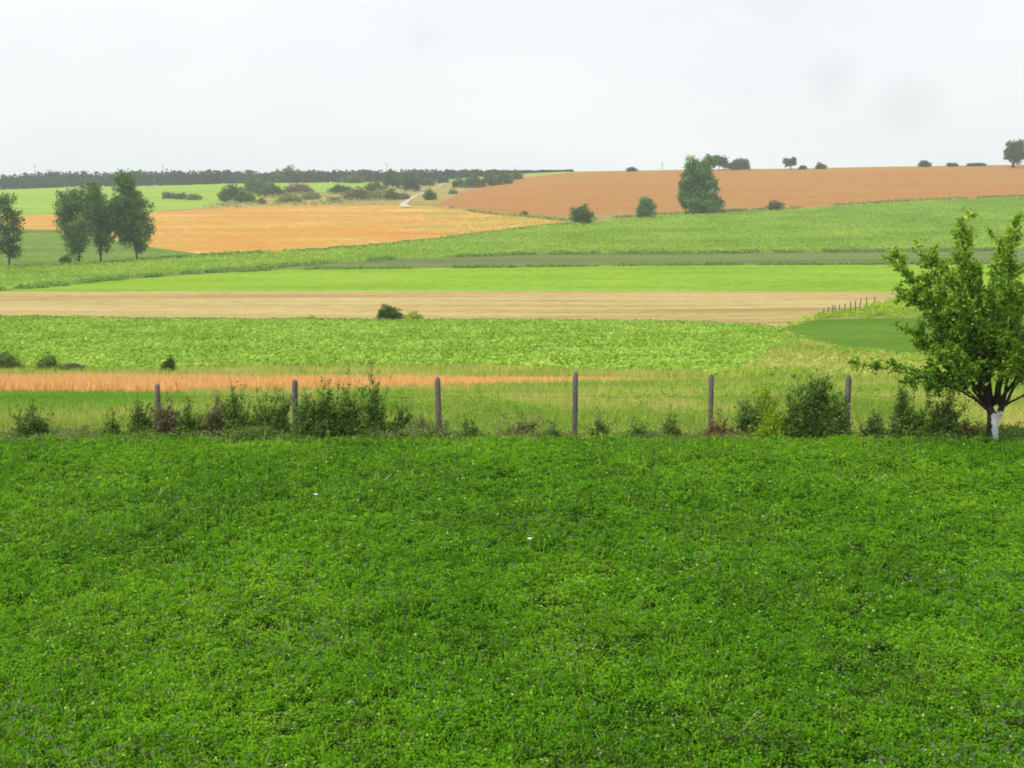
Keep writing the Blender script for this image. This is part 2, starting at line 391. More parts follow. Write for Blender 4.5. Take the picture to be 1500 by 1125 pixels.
LM = {
 'poplar': leafmat('poplar_leaves', g3((50,84,40),(84,120,58),(140,172,100), k=1.08), trans=.4),
 'bush':   leafmat('bush_leaves', g3((44,76,28),(76,112,44),(126,156,72), k=.98), trans=.4),
 'edge':   leafmat('edge_grass_leaves', g3((90,124,50),(114,150,64),(140,166,84), k=1.05)),
 'far':    leafmat('far_leaves', g3((36,68,36),(60,94,50),(92,124,68), k=.95), trans=.4),
 'wood':   leafmat('wood_leaves', g3((28,58,50),(42,76,62),(60,94,76), k=.75), trans=.35),
 'pale':   leafmat('grey_green_leaves', g3((110,124,66),(140,152,84),(172,176,112), k=.95)),
 'yellow': leafmat('yellow_green_leaves', g3((150,164,50),(182,192,70),(204,206,100), k=1.0)),
 'lime':   leafmat('lime_leaves', g3((110,150,24),(150,184,36),(186,206,70), k=.95)),
 'brown':  leafmat('brown_leaves', g3((88,94,60),(120,118,80),(150,144,104), k=1.0)),
 'rust':   leafmat('rust_leaves', g3((116,92,56),(146,118,76),(170,146,100), k=.95)),
 'weed':   leafmat('weed_leaves', g3((48,82,26),(80,116,42),(120,148,66),(160,168,104), k=1.05), trans=.4),
 'weed2':  leafmat('dark_weed_leaves', g3((60,90,32),(94,122,50),(128,144,80),(160,156,110), k=1.15), trans=.4),
 'fruit':  leafmat('fruit_tree_leaves', g3((48,84,14),(84,124,28),(130,166,48),(182,200,84), k=1.2), trans=.42, rough=.4),
 'alfalfa': leafmat('alfalfa_leaves', g3((56,108,8),(94,150,12),(138,182,30),(190,214,120), k=1.2), trans=.45),
 'grass':  leafmat('grass_blades', g3((106,146,42),(150,178,72),(192,196,104),(216,204,130), k=.98)),
 'lawnb':  leafmat('lawn_blades', g3((90,150,28),(120,174,44),(156,186,72), k=.9)),
 'wheatb': leafmat('wheat_stalks', g3((200,156,86),(232,188,118),(248,220,162), k=.98), trans=.2),
 'cropl':  leafmat('crop_leaves', g3((92,134,22),(140,180,50),(192,216,106), k=1.0)),
 'upcropl': leafmat('upper_crop_leaves', g3((118,156,40),(148,184,58),(174,202,78), k=.92)),
}
BARK = plain('bark', lin((96,84,70), K), bump=.6, scale=14)
POLEM = plain('weathered_wood', lin((110,104,98), K), scale=8)

def tree(name, cat, label, u, vb, lobes_px, mat, leaf=.45, clump=1.1, dens=16, trunk_px=None, group=None, seed=0, y=None, trunk_r=.25):
    """lobes_px: (column, row, half width, half height) of each lobe of the crown as it shows"""
    rr = np.random.default_rng(seed+100)
    y0 = float(D(u, vb)) if y is None else y
    b = P(u, vb, y0); s = mpp(y0)
    root = empty(name, tuple(b)); tag(root, label, cat, group)
    lob = []
    for (lu, lv, hw, hh) in lobes_px:
        lob.append(((lu-u)*s, rr.normal()*hw*s*.35, (vb-lv)*s, hw*s, hw*s*.85, hh*s))
    p, t = crownpts(lob, dens, clump, rr, 1.6)
    k = p[:, 2] > .15; p = p[k]; t = t[k]
    V, Q = quads(p, leaf, 0, 1.1, rr)
    mesh_np('crown', V, Q, LM[mat], tint=t, parent=root)
    top = max(l[2]+l[5]*.6 for l in lob); lst = []
    pts = [(0,0,-.3)]; nseg = 6
    for i in range(1, nseg+1): pts.append((rr.normal()*.012*top, rr.normal()*.012*top, top*i/nseg))
    lst.append((pts, [trunk_r*(1.25 if i == 0 else 1-.13*i) for i in range(nseg+1)]))
    for l in lob:
        for kx in range(3):
            h = max(.2*l[2], l[2]-l[5]*(.5+.3*kx)); e = np.array([l[0]+rr.normal()*l[3]*.5, l[1]+rr.normal()*l[4]*.5, l[2]+rr.normal()*l[5]*.4])
            s_ = np.array([0, 0, max(.15*top, h*.6)]); lst.append(([s_, (s_+e)/2+(0,0,.1), e], [trunk_r*.4, trunk_r*.25, trunk_r*.08]))
    V, Q = tubes(lst, 6)
    mesh_np('trunk', V, Q, BARK, parent=root, smooth=True)
    return root

def bush(label, u, vb, vt, wpx, mat='bush', leaf=None, cat='bush', group=None, seed=0, name='bush', y=None, dens=18, flat=False):
    rr = np.random.default_rng(seed+300)
    y0 = float(D(u, vb)) if y is None else y
    b = P(u, vb, y0); s = mpp(y0); W = wpx*s/2; H = (vb-vt)*s
    leaf = leaf or max(.05, s*1.8)
    lob = []
    k = 10 if W > 2*H else 5
    for i in range(k):
        t = (i+.5)/k*2-1
        h = H*(1-.45*abs(t)**1.6)*rr.uniform(.75, 1.02)
        lob.append((t*W*(.68 if k == 5 else .85), rr.normal()*W*.2*5/k, h*.5, W*(.42 if k == 5 else .24), W*.5*5/k, h*.52))
    cl = max(leaf*1.7, H*.13)
    p, t = crownpts(lob, dens*(.45/leaf)**2*.55, cl, rr)
    z = p[:, 2]; kk = (z > -.05*H) & (z < H*1.12); p = p[kk]; t = t[kk]
    V, Q = quads(p, leaf, 0, 1.15, rr)
    # woody stems inside
    o = mesh_np(name, V+b, Q, LM[mat], tint=t, loc=b)
    tag(o, label, cat, group)
    return o

# ============================================================ TREES OF THE VALLEY AND THE SLOPE
PG = 'poplars standing in the left meadow'
tree('poplar_tree','tree','slim poplar cut by the left photo edge, alone left of the poplar trio', 14, 391,
     [(14,300,16,24),(10,335,22,22),(22,330,16,26),(14,362,16,18),(2,350,14,22)], 'poplar', seed=1, group=PG, leaf=.42, clump=1.0, dens=10)
tree('poplar_tree','tree','round topped leftmost poplar of the trio, leaning over a small bush', 116, 386,
     [(105,300,18,24),(118,292,16,24),(100,330,16,28),(124,335,18,30),(112,362,14,20),(98,308,13,22),(130,312,12,24),(108,345,16,22)], 'poplar', seed=2, group=PG, leaf=.42, clump=1.0, dens=10)
tree('poplar_tree','tree','middle poplar of the trio with a thin bare trunk showing below its crown', 148, 383,
     [(140,285,15,22),(152,302,15,24),(144,330,18,26),(158,340,16,22),(150,360,11,14),(148,312,16,24),(163,318,13,24)], 'poplar', seed=3, group=PG, leaf=.42, clump=1.0, dens=10)
tree('poplar_tree','tree','tallest and darkest poplar, rightmost of the trio, twin pointed top above the far wood', 201, 381,
     [(184,275,15,24),(194,270,11,20),(180,308,18,22),(205,305,20,28),(212,335,19,26),(190,340,20,24),(204,362,11,12),(192,300,17,26),(198,322,18,24),(174,330,14,24)], 'poplar', seed=4, group=PG, leaf=.42, clump=1.0, dens=11)
bush('small dark bush at the foot of the leftmost poplar of the trio', 96, 386, 373, 18, seed=5)
tree('poplar_tree','tree','big dense dark poplar standing alone between green crop and red field on the right slope', 1023, 313,
     [(1013,246,13,18),(1033,243,9,16),(1008,272,16,20),(1022,255,15,20),(1022,285,24,22),(1003,292,12,16),(1045,295,12,16),(1024,262,18,22),(1036,278,17,20),(1015,295,18,14),(1036,298,19,13)], 'poplar', seed=6, leaf=.7, clump=1.5, dens=8)
bush('rounded dark bush leftmost of the bushes on the edge of the red field', 852, 328, 293, 38, seed=7)
bush('pointed dark bush between the round bush and the big lone poplar', 946, 320, 284, 30, seed=8, mat='poplar')
bush('low brownish bush on the red field edge right of the big lone poplar', 1135, 308, 291, 27, seed=9, mat='brown')
bush('tiny dark bush in the grass bank left of the round bush', 768, 316, 310, 9, seed=10)
# skyline of the red field
tree('skyline_tree','tree','round hazy tree on the skyline just right of the big lone poplar', 1053, 248.6, [(1050,236,9,9),(1058,238,8,9)], 'far', seed=11, leaf=1.1, clump=2, dens=5)
tree('skyline_tree','tree','broad low hazy tree on the skyline, second right of the big lone poplar', 1081, 248.4, [(1074,243,9,6),(1083,240,10,7),(1091,243,7,6)], 'far', seed=12, leaf=1.1, clump=2, dens=5)
tree('skyline_tree','tree','small umbrella shaped tree with bare trunk on the skyline of the red field', 1158, 248, [(1155,238,7,5),(1161,237,5,6)], 'far', seed=13, leaf=1, clump=1.6, dens=6, trunk_r=.5)
bush('tiny shrub on the skyline right beside the umbrella shaped tree', 1176, 248, 243, 8, mat='far', seed=14)
bush('small domed bush on the skyline, second right of the umbrella shaped tree', 1202, 247.5, 238, 15, mat='far', seed=15)
bush('lone domed bush on the skyline left of two flat shrubs near the corner tree', 1354, 244.5, 235, 19, mat='far', seed=16)
bush('low shrub on the skyline right of the domed bush', 1394, 243.8, 239, 17, mat='far', seed=17)
bush('lowest flat shrub on the skyline near the large corner tree', 1430, 243.3, 239.5, 26, mat='far', seed=18)
bush('small lone bush on the skyline left of the big lone poplar', 925, 251, 245, 15, mat='far', seed=19)
tree('skyline_tree','tree','large round tree with thick trunk on the skyline at the right edge of the photo', 1484, 246, [(1478,224,9,13),(1488,217,11,13),(1494,230,10,11)], 'far', seed=20, leaf=1.1, clump=1.9, dens=6, trunk_r=.9)

# far wood along the left skyline (one mass)
def wood():
    rr = np.random.default_rng(77); V_, T_ = [], []
    for i in range(900):
        u = rr.uniform(-420, 838); base = float(np.interp(u, U, sky_l)); y0 = float(D(u, base))*rr.uniform(1.0, 1.09)
        top = np.interp(u, [-420,0,80,230,450,600,700,760,845], [258,259,255,253,252,251,250,250.5,250.5])
        taper = 1 if u < 700 else np.interp(u, [700, 845], [.8, .3])
        s = mpp(y0); H = (base-top)*s*rr.uniform(.8, 1.2); H = max(H, 2.2*taper)
        b = P(u, base, y0); W = rr.uniform(3.5, 6)*taper
        nq = 70; d = rr.normal(size=(nq, 3)); d /= np.linalg.norm(d, axis=1)[:, None]
        d *= rr.random((nq, 1))**.4
        p = b+np.array([0, 0, H*.48])+d*np.array([W, W, H*.56]); V_.append(p); T_.append(np.clip(rr.random()*.6+rr.random(nq)*.4, 0, 1))
    p = np.concatenate(V_); t = np.concatenate(T_)
    V, Q = quads(p, 2.0, 0, 1.1, rr)
    o = mesh_np('wood', V, Q, LM['wood'], tint=t); tag(o, 'dark blue green far wood along the left skyline', 'wood', kind='stuff')
wood()
bush('domed tree crown standing up out of the far wood at the left', 80, 278, 247.5, 26, mat='wood', seed=21, y=925)
SG = 'shrubs of the scrub land below the far wood'
bl = [
 (428,267,243.5,50,'bush','big domed dark tree bush in front of the far wood, highest of the scrub'),
 (468,266,253,22,'bush','small round bush right beside the big domed bush'),
 (516,268,255,30,'bush','light green round bush in front of the far wood on the far green field'),
 (376,286,256,40,'bush','tall dark bush left of the big domed bush'),
 (341,296,267,38,'far','dark bush at the left end of the scrub, beside the bright green field'),
 (400,288,268,36,'bush','mid green bush below the gap between the tall bush and the big domed bush'),
 (438,284,268,40,'brown','olive bush below the big domed bush'),
 (424,297,283,38,'pale','pale olive low bush at the front of the scrub above the golden wheat'),
 (383,299,291,10,'brown','tiny brown tuft left of the pale low bush on the wheat edge'),
 (500,284,270,30,'far','dark low bush between the olive bush and the thicket'),
 (524,293,276,44,'brown','grey brown low thicket in the middle of the scrub'),
 (490,297,287,18,'pale','small olive tuft in front of the grey brown thicket'),
 (552,292,277,36,'pale','grey green low bush right of the grey brown thicket'),
 (550,281,264,30,'bush','olive green bush left of the dark bush row by the track'),
 (575,276,250,26,'far','dark tall bush, left one of the row beside the track'),
 (603,280,250,26,'far','dark tall bush, middle one of the row beside the track'),
 (626,272,258,24,'far','dark round bush, right one of the row beside the track'),
 (574,293,276,22,'bush','green bush below the dark row left of the chalk track'),
 (630,293,277,20,'bush','round green bush alone at the bend of the chalk track'),
 (664,284,278,9,'pale','tiny tuft at the tip of the red field beside the track'),
 (672,275,259,18,'bush','pale green bush at the left end of the bank hedge'),
 (694,275,253,28,'bush','dark green bush, second of the bank hedge above the red field'),
 (718,272,252,26,'bush','mid green bush, third of the bank hedge above the red field'),
 (738,270,251,24,'bush','dark bush, fourth of the bank hedge above the red field'),
 (755,263,250,20,'bush','small bush at the right end of the bank hedge'),
 (358,297,277,30,'bush','green bush between the left end bush and the tall dark bush'),
 (455,292,280,30,'pale','pale green bush between the olive bush and the small olive tuft'),
 (590,292,281,20,'brown','low brownish bush at the foot of the dark row, left of the chalk track'),
 (648,268,257,22,'far','dark bush behind the chalk track where it meets the far wood'),
 (247,291,281,20,'bush','dark low bush, left end of the short hedge in the bright green field'),
 (266,292,282,20,'far','dark low bush in the middle of the short hedge'),
 (283,293,284,22,'brown','brownish low bush, right end of the short hedge'),
]
for i, (u, vb, vt, wd, mt, lb) in enumerate(bl):
    bush(lb, u, vb, vt-1, wd*1.22, mat=mt, seed=30+i, group=SG)
# mid distance
bush('dark feathery bush on the stubble edge beside a yellow bush', 572, 471, 443, 42, seed=60)
bush('yellowish dome shaped bush right beside the dark feathery bush', 605, 471, 452, 36, mat='yellow', seed=61)
bush('small dark upright bush behind the orange wheat strip at the left', 248, 549, 517, 23, seed=62, dens=26)
bush('olive bush at the left photo edge behind the wheat strip', 8, 546, 508, 52, mat='weed', seed=63)
bush('round olive bush, second from the left edge behind the wheat strip', 70, 545, 508, 34, mat='weed', seed=64)
bush('low brown green thicket right of the two olive bushes', 104, 547, 530, 60, mat='brown', seed=65)
bush('small yellow green weed clump on the stubble edge left of the dark feathery bush', 455, 471, 461, 24, mat='yellow', seed=66)
ORD = ['first','second','third','fourth','fifth','sixth','seventh','eighth','ninth','tenth','eleventh']
# utility poles on the skyline
def pole(u, vb, vt, label, y):
    b = P(u, vb, y); s = mpp(y); H = (vb-vt)*s
    root = empty('utility_pole', tuple(b)); tag(root, label, 'pole', 'utility poles on the skyline')
    V, Q = tube([(0,0,0),(0,0,H)], [.22,.15], 8); mesh_np('pole', V, Q, POLEM, parent=root)
    V, Q = tube([(-1.1,0,H*.93),(1.1,0,H*.93)], [.1,.1], 6); mesh_np('crossarm', V, Q, POLEM, parent=root)
pole(53, 276, 241, 'utility pole above the far wood near the left edge', 1010)
pole(240, 272, 240, 'utility pole above the far wood right of the poplar trio', 1010)
pole(567, 268, 239, 'utility pole above the dark bush row by the track', 940)
pole(970, 249.3, 239, 'thin utility pole on the skyline left of the big lone poplar', 800)

# ============================================================ CROPS AND GRASS THAT NOBODY COULD COUNT
def clumps(name, label, cat, pts, mat, leaf, per, spread, height, tintnoise=6, up=.6, aspect=1.2, tk=.5):
    n = len(pts); c = pts[:, None, :]+rng.normal(size=(n, per, 3))*np.array([spread, spread, 0])
    c[..., 2] += rng.random((n, per))*height+leaf*.2
    t0 = vnoise(pts[:,0], pts[:,1], tintnoise, 3)*tk+rng.random(n)*(1-tk)*.6
    t = np.clip(t0[:, None]+rng.random((n, per))*(1-tk)*.7-.05, 0, 1)
    V, Q = quads(c.reshape(-1, 3), leaf, up, aspect)
    o = mesh_np(name, V, Q, mat, tint=t.ravel()); tag(o, label, cat, kind='stuff'); return o
def blades(name, label, cat, pts, mat, h, wdt, per=3, lean=.25, tintfn=None, hn=None):
    n = len(pts)*per; b = np.repeat(pts, per, 0)+np.concatenate([rng.normal(size=(n, 2))*.06, np.zeros((n, 1))], 1)
    hh = h*rng.uniform(.5, 1.2, n)
    if hn is not None: hh = hh*hn(b)
    a = rng.uniform(0, math.pi, n); dx = np.stack([np.cos(a), np.sin(a), np.zeros(n)], 1)*wdt/2
    tip = b+np.concatenate([rng.normal(size=(n, 2))*lean, np.ones((n, 1))], 1)*hh[:, None]
    V = np.stack([b-dx-(0,0,.03), b+dx-(0,0,.03), tip], 1).reshape(-1, 3)
    t = tintfn(b) if tintfn else rng.random(n)
    o = mesh_np(name, V, np.arange(3*n).reshape(n, 3), mat, tint=np.clip(t, 0, 1)); tag(o, label, cat, kind='stuff'); return o

p = scatter('leafy_crop_field', 4.2, -200, 1400)
clumps('crop_plants', 'pale green leafy crop plants filling the broad field behind the wheat strip', 'crop', p, LM['cropl'], .25, 8, .17, .4, tintnoise=3, tk=.35)
p = scatter('green_crop_field', 1.1, -60, 1560)
clumps('crop_plants', 'green crop plants covering the long slope below the red field', 'crop', p, LM['upcropl'], .5, 4, .4, .5, tintnoise=14, tk=.6, up=1)
tn = lambda b: vnoise(b[:,0], b[:,1]*2, 3.2, 8)*.75+rng.random(len(b))*.45-.1
p = scatter('scrub_ground', .02, 280, 700)
un = 750+F*p[:,0]/(p[:,1]*math.cos(PITCH)-(p[:,2]-CH)*math.sin(PITCH)); k = (vnoise(p[:,0], p[:,1], 22, 61) > .42) & (un < 570)
clumps('scrub', 'low pale green scrub between the bushes below the far wood', 'scrub', p[k], LM['pale'], 1.1, 9, 1.6, 1.4, tintnoise=20, up=0)
p = scatter('golden_wheat_field', .35, 590, 840)
un = 750+F*p[:,0]/(p[:,1]*math.cos(PITCH)-(p[:,2]-CH)*math.sin(PITCH)); k = vnoise(p[:,0]*.3, p[:,1], 6, 63)*np.interp(un, [590, 760], [.75, 1.3]) > .5
clumps('grass_tufts', 'olive grass fading into the right tip of the golden wheat', 'grass', p[k], LM['grass'], .45, 4, .9, .2, tintnoise=20, up=.8, tk=.2)
p = scatter('rough_meadow', 45, -120, 1620)
blades('rough_grass', 'yellowish rough grass growing beyond the wire fence', 'grass', p, LM['grass'], .34, .03, 3, tintfn=tn)
p = scatter('mown_meadow', 25, -120, 1620)
tl = lambda b: np.clip(vnoise(b[:,0], b[:,1], 4, 12)*.6+rng.random(len(b))*.4, 0, 1)
k = p[:, 0]/p[:, 1] < -.30
blades('lawn_grass', 'bright green short grass in front of the wheat strip at the left', 'grass', p[k], LM['lawnb'], .14, .03, 3, tintfn=tl)
blades('dry_grass', 'yellow green dry grass between the fence and the wheat strip', 'grass', p[~k], LM['grass'], .3, .035, 3, tintfn=tn)
p = scatter('wheat_strip', 40, -120, 1100)
blades('wheat', 'orange ripe wheat standing in the narrow strip behind the fence', 'wheat', p, LM['wheatb'], .38, .035, 3, lean=.16,
       hn=lambda b: np.interp(b[:,0]/b[:,1], [-.5, -.1, .05, .2], [1.15, 1, .6, .35])*(.75+.5*vnoise(b[:,0], b[:,1], 1.2, 5)))
p = scatter('dry_grass_margin', 7, -120, 1620)
blades('dry_grass', 'dry yellowish grass tufts on the margin between wheat strip and leafy crop', 'grass', p, LM['grass'], .5, .07, 3, tintfn=tn)
p = scatter('dry_grass_margin', 1.1, 1040, 1620)
k = vnoise(p[:,0], p[:,1], 5, 91) > .5
clumps('rank_weeds', 'green rank weeds on the bank between leafy crop and clover field', 'weeds', p[k], LM['cropl'], .2, 14, .3, .45, tintnoise=4, up=.2)
clumps('rank_weeds', 'yellowish dry weeds on the bank between leafy crop and clover field', 'weeds', p[~k], LM['grass'], .18, 14, .3, .4, tintnoise=4, up=.1)
p = scatter('weedy_strip', 1.0, 1150, 1560)
clumps('lime_weeds', 'lime green weeds growing along the row of thin stakes', 'weeds', p, LM['lime'], .3, 10, .35, .5, tintnoise=5)
def edge_tufts(name, label, li, off, step, size, mat, u0=-60, u1=1560, seed=0):
    rr = np.random.default_rng(seed); uu = np.arange(u0, u1, step)+rr.normal(size=len(np.arange(u0, u1, step)))*step*.5
    vv = np.interp(uu, U, lines[li])+off*rr.uniform(-.4, 1.2, len(uu)); p_ = G(uu, vv)
    k_ = vnoise(uu, uu*0, 30, seed) > .3
    clumps(name, label, 'grass', p_[k_], mat, size, 7, size*.9, size*1.1, up=0, tintnoise=9)
edge_tufts('edge_weeds', 'ragged dark weeds on the slanting left edge of the young green field', 10, 1.5, 1.1, .55, LM['edge'], -60, 420, seed=9)
edge_tufts('edge_grass', 'dark grass tufts on the line between young green field and fallow strip', 9, .6, 1.6, .5, LM['edge'], 350, seed=3)
edge_tufts('edge_grass', 'grass tufts between the fallow strip and the green crop above it', 10, .8, 2.2, .6, LM['edge'], 380, seed=4)
edge_tufts('edge_grass', 'grass tufts along the foot of the red field', 13, .5, 2.0, .8, LM['pale'], 660, seed=5)
edge_tufts('edge_grass', 'grass tufts along the lower edge of the golden wheat', 11, .5, 2.0, .6, LM['edge'], 200, 860, seed=6)
edge_tufts('edge_grass', 'pale grass tufts between stubble and leafy crop', 5, 1.0, 1.4, .3, LM['pale'], -60, 1150, seed=7)
# ============================================================ ALFALFA of the foreground
def alfalfa():
    y0, y1 = 8.2, 24.6
    ys = y0*(y1/y0)**(rng.random(27000)**.80) ; hw = .50*ys+2.2
    xs = rng.uniform(-1, 1, len(ys))*hw
    ke = ys < 23.6+1.1*vnoise(xs, xs*0, .8, 26); xs, ys = xs[ke], ys[ke]
    top = .40+.06*vnoise(xs, ys, 1.1, 21)+.06*vnoise(xs, ys, .3, 22)+.05*rng.random(len(xs))*(rng.random(len(xs)) < .25)
    top *= np.interp(ys, [22, 24.7], [1, .72])
    per = 48; n = len(ys)
    r = np.abs(rng.normal(size=(n, per)))*(.092+.03*(ys[:, None]-8)/16); a = rng.uniform(0, 2*math.pi, (n, per))
    x = xs[:, None]+r*np.cos(a); y = ys[:, None]+r*np.sin(a)
    z = GZ+top[:, None]*(1-.45*(r/.3)**1.5)-np.abs(rng.normal(size=(n, per)))*.045
    c = np.stack([x, y, np.maximum(z, GZ+.04)], -1).reshape(-1, 3)
    size = .021+.0008*(c[:, 1]-8)
    t0 = vnoise(xs, ys, 2.2, 23)*.24+vnoise(xs, ys, .4, 25)*.2+rng.random(n)*.18+.02
    t = np.clip(t0[:, None]+rng.normal(size=(n, per))*.11-.02, 0, 1).ravel()
    pale = rng.random(len(t)) < .012; t[pale] = 1; nz_ = vnoise(c[:,0], c[:,1], 1.2, 77)*.6+vnoise(c[:,0], c[:,1], .35, 78)*.4; dead = rng.random(len(t)) < .30*np.clip((nz_-.48)*4, 0, 1)*np.interp(c[:,1], [9, 13, 25], [1, .6, .35])+.02
    V, Q = quads(c, size, .7, 1.5)
    # purple and whitish flower heads on their stalks
    prob = .25+.75*(vnoise(xs, ys, 1.6, 31) > .55)
    prob = prob*np.interp(ys, [8, 14, 25], [1.0, .55, .22])
    k = rng.random(n) < prob*.62
    fx, fy, ft = xs[k], ys[k], top[k]; m = len(fx); fp = 7
    fc = np.stack([fx, fy, GZ+ft+.025], -1)[:, None, :]+rng.normal(size=(m, 1, 3))*np.array([.06, .06, .02])+rng.normal(size=(m, fp, 3))*.009
    Vf, Qf = quads(fc.reshape(-1, 3), .016, 0, 1.2)
    # thin stems and grass blades standing over the leaves
    nb = 17000; yb = y0*(23.9/y0)**(rng.random(nb)**.85); xb = rng.uniform(-1, 1, nb)*(.5*yb+2.2)
    kb = vnoise(xb, yb, .9, 81) > .35; xb, yb = xb[kb], yb[kb]; nb = len(xb)
    hb = rng.uniform(.36, .50, nb); wb = .0022+.00022*yb; lean = rng.normal(size=(nb, 2))*.09
    p0 = np.stack([xb, yb, GZ+.3+0*xb], -1); p1 = p0+np.concatenate([lean, (hb-.24)[:, None]], 1); sx_ = np.stack([wb, 0*wb, 0*wb], -1)
    Vb_ = np.stack([p0-sx_, p0+sx_, p1+sx_*.5, p1-sx_*.5], 1).reshape(-1, 3); Qb_ = np.arange(4*nb).reshape(nb, 4)
    V = np.concatenate([V, Vb_]); Q = np.concatenate([Q, Qb_+len(V)-len(Vb_)]); t = np.concatenate([t, rng.uniform(.1, .75, nb)]); dead = np.concatenate([dead, rng.random(nb) < .25])
    Vall = np.concatenate([V, Vf]); Qall = np.concatenate([Q, Qf+len(V)])
    mi = np.concatenate([dead*2, np.ones(len(Qf))]); tt = np.concatenate([t, rng.random(len(Qf))])
    o = mesh_np('alfalfa', Vall, Qall, [LM['alfalfa'], leafmat('alfalfa_flowers', g3((84,70,92),(128,112,134),(150,138,120),(196,190,196), k=.8)), leafmat('alfalfa_dry_leaves', g3((88,98,48),(120,122,72),(136,122,96)))], midx=mi, tint=tt)
    tag(o, 'dense green alfalfa with tiny purple flowers filling the foreground', 'alfalfa', kind='stuff')
alfalfa()
GS = 'pale grass stalks standing over the alfalfa'
def stalk(u, v, hpx, lean, label, k=3):
    tt = math.atan((v-562.5)/F)+PITCH; y = (CH-GZ-.45)/math.tan(tt); s = mpp(y); x = (u-750)*s
    root = empty('grass_stalk', (x, y, GZ+.1)); tag(root, label, 'grass stalk', GS); rr = np.random.default_rng(int(u))
    for j in range(k):
        l_ = lean+rr.normal()*.25; h = hpx*s*rr.uniform(.75, 1)+.3; pts = [np.array([l_*t*t*h*.8+j*.03, rr.normal()*.004, h*(t-.25*abs(l_)*t*t)]) for t in np.linspace(0, 1, 7)]
        V, Q = tube(pts, [.005, .007, .009, .009, .008, .006, .002], 4); mesh_np('blade', V, Q, PALEM, parent=root)
PALEM = plain('pale_grass', lin((176,206,130), .8), scale=6)
stalk(222, 722, 20, .5, 'pale curved grass stalk over the alfalfa left of the middle, below the first post')
stalk(262, 742, 14, .6, 'small pale grass stalk leaning right, just right of the curved one')
stalk(546, 702, 22, .15, 'nearly upright pale grass stalk in the alfalfa below the tallest weed')
stalk(1243, 702, 22, -.6, 'pale arching grass stalk in the alfalfa below the large dark bush')
stalk(1268, 704, 20, .9, 'bright leaning grass stalk right of the arching one, left of the fruit tree', 2)
stalk(1085, 1048, 26, .5, 'leaning grass stalk low in the right foreground', 2)
def white_flower(u, v, label):
    tt = math.atan((v-562.5)/F)+PITCH; y = (CH-GZ-.52)/math.tan(tt); s = mpp(y); x = (u-750)*s
    root = empty('white_flower', (x, y, GZ)); tag(root, label, 'flower', 'white flowers in the alfalfa')
    V, Q = tube([(0,0,.1),(.01,0,.52)], [.004,.003], 4); mesh_np('stalk', V, Q, PALEM, parent=root)
    V, F_ = [(0,0,.53)], []
    for j in range(10):
        a = j*math.pi/5; a2 = a+.22; a1 = a-.22
        V += [(.03*math.cos(a1), .03*math.sin(a1), .545), (.052*math.cos(a), .052*math.sin(a), .55), (.03*math.cos(a2), .03*math.sin(a2), .545)]; F_.append((0, 1+3*j, 2+3*j, 3+3*j))
    mesh_np('petals', V, F_, plain('petal_white', (.85,.85,.84), var=.05), parent=root)
white_flower(460, 726, 'white flower in the alfalfa left of the middle')
white_flower(776, 791, 'white flower in the middle of the alfalfa')

# ============================================================ FENCE
YF = 25.4
CONC = plain('weathered_concrete', lin((136,126,122), .6), rough=.9, bump=.5, scale=9, var=.3)
WIRE = plain('rusty_wire', lin((110,100,92), .5), rough=.6, var=.2)
def gz(y):   # height of the ground on the line of the fence
    t = np.array([float(D(750, v)) for v in (665, 655, 645, 640, 630, 600)])
    z = np.array([gpt(750, v)[2] for v in (665, 655, 645, 640, 630, 600)])
    return float(np.interp(y, t, z))
fb = np.array([0, YF, gz(YF)])
fence = empty('wire_fence', tuple(fb)); tag(fence, 'old wire mesh fence on grey concrete posts behind the alfalfa', 'fence')
posts = [(-190,556,.0),(230,560,.0),(430,554,.015),(643,550,-.02),(842,542,.012),(1043,546,-.008),(1245,547,-.02),(1660,550,0)]
for (u, vt, ln) in posts:
    s = mpp(YF); x = (u-750)*s; vb = 562.5+F*math.tan(math.atan2(CH-gz(YF), YF)-PITCH); h = (vb-vt)*s
    wv = .064+.006*math.sin(u); prof = []
    rws = [(-.35, wv), (0, wv), (h*.5, wv*.98), (h-.12, wv*.95), (h-.04, wv*.8), (h, wv*.42)]
    V = []; Q = []
    rr = np.random.default_rng(int(u+500))
    for (z, r_) in rws:
        for k in range(8):
            a = math.pi/8+k*math.pi/4; rj = r_*rr.uniform(.88, 1.08)*(1.12 if k % 2 == 0 else 1.0)
            V.append((x+rj*math.cos(a)+ln*z, rj*math.sin(a), z))
    nr = len(rws)
    for i in range(nr-1):
        for k in range(8): Q.append((i*8+k, i*8+(k+1) % 8, (i+1)*8+(k+1) % 8, (i+1)*8+k))
    b0 = (nr-1)*8; Q += [(b0, b0+1, b0+2, b0+3), (b0, b0+3, b0+4, b0+7), (b0+4, b0+5, b0+6, b0+7)]
    mesh_np('post', V, Q, CONC, parent=fence)
lst = []
X0, X1 = (-190-750)*mpp(YF), (1660-750)*mpp(YF)
for z in (.25, 1.22):
    n = 60; lst.append(([(X0+(X1-X0)*i/n, -.1+.01*math.sin(i), z+.02*math.sin(i*1.9)) for i in range(n+1)], [.004]*(n+1)))
st = .11
for i in range(int((X1-X0)/st)):
    x = X0+i*st
    lst.append(([(x, -.1, .2), (x+1.02, -.1, 1.22)], [.0013]*2)); lst.append(([(x+1.02, -.1, .2), (x, -.1, 1.22)], [.0013]*2))
V, Q = tubes(lst, 3); mesh_np('wire_mesh', V, Q, WIRE, parent=fence)
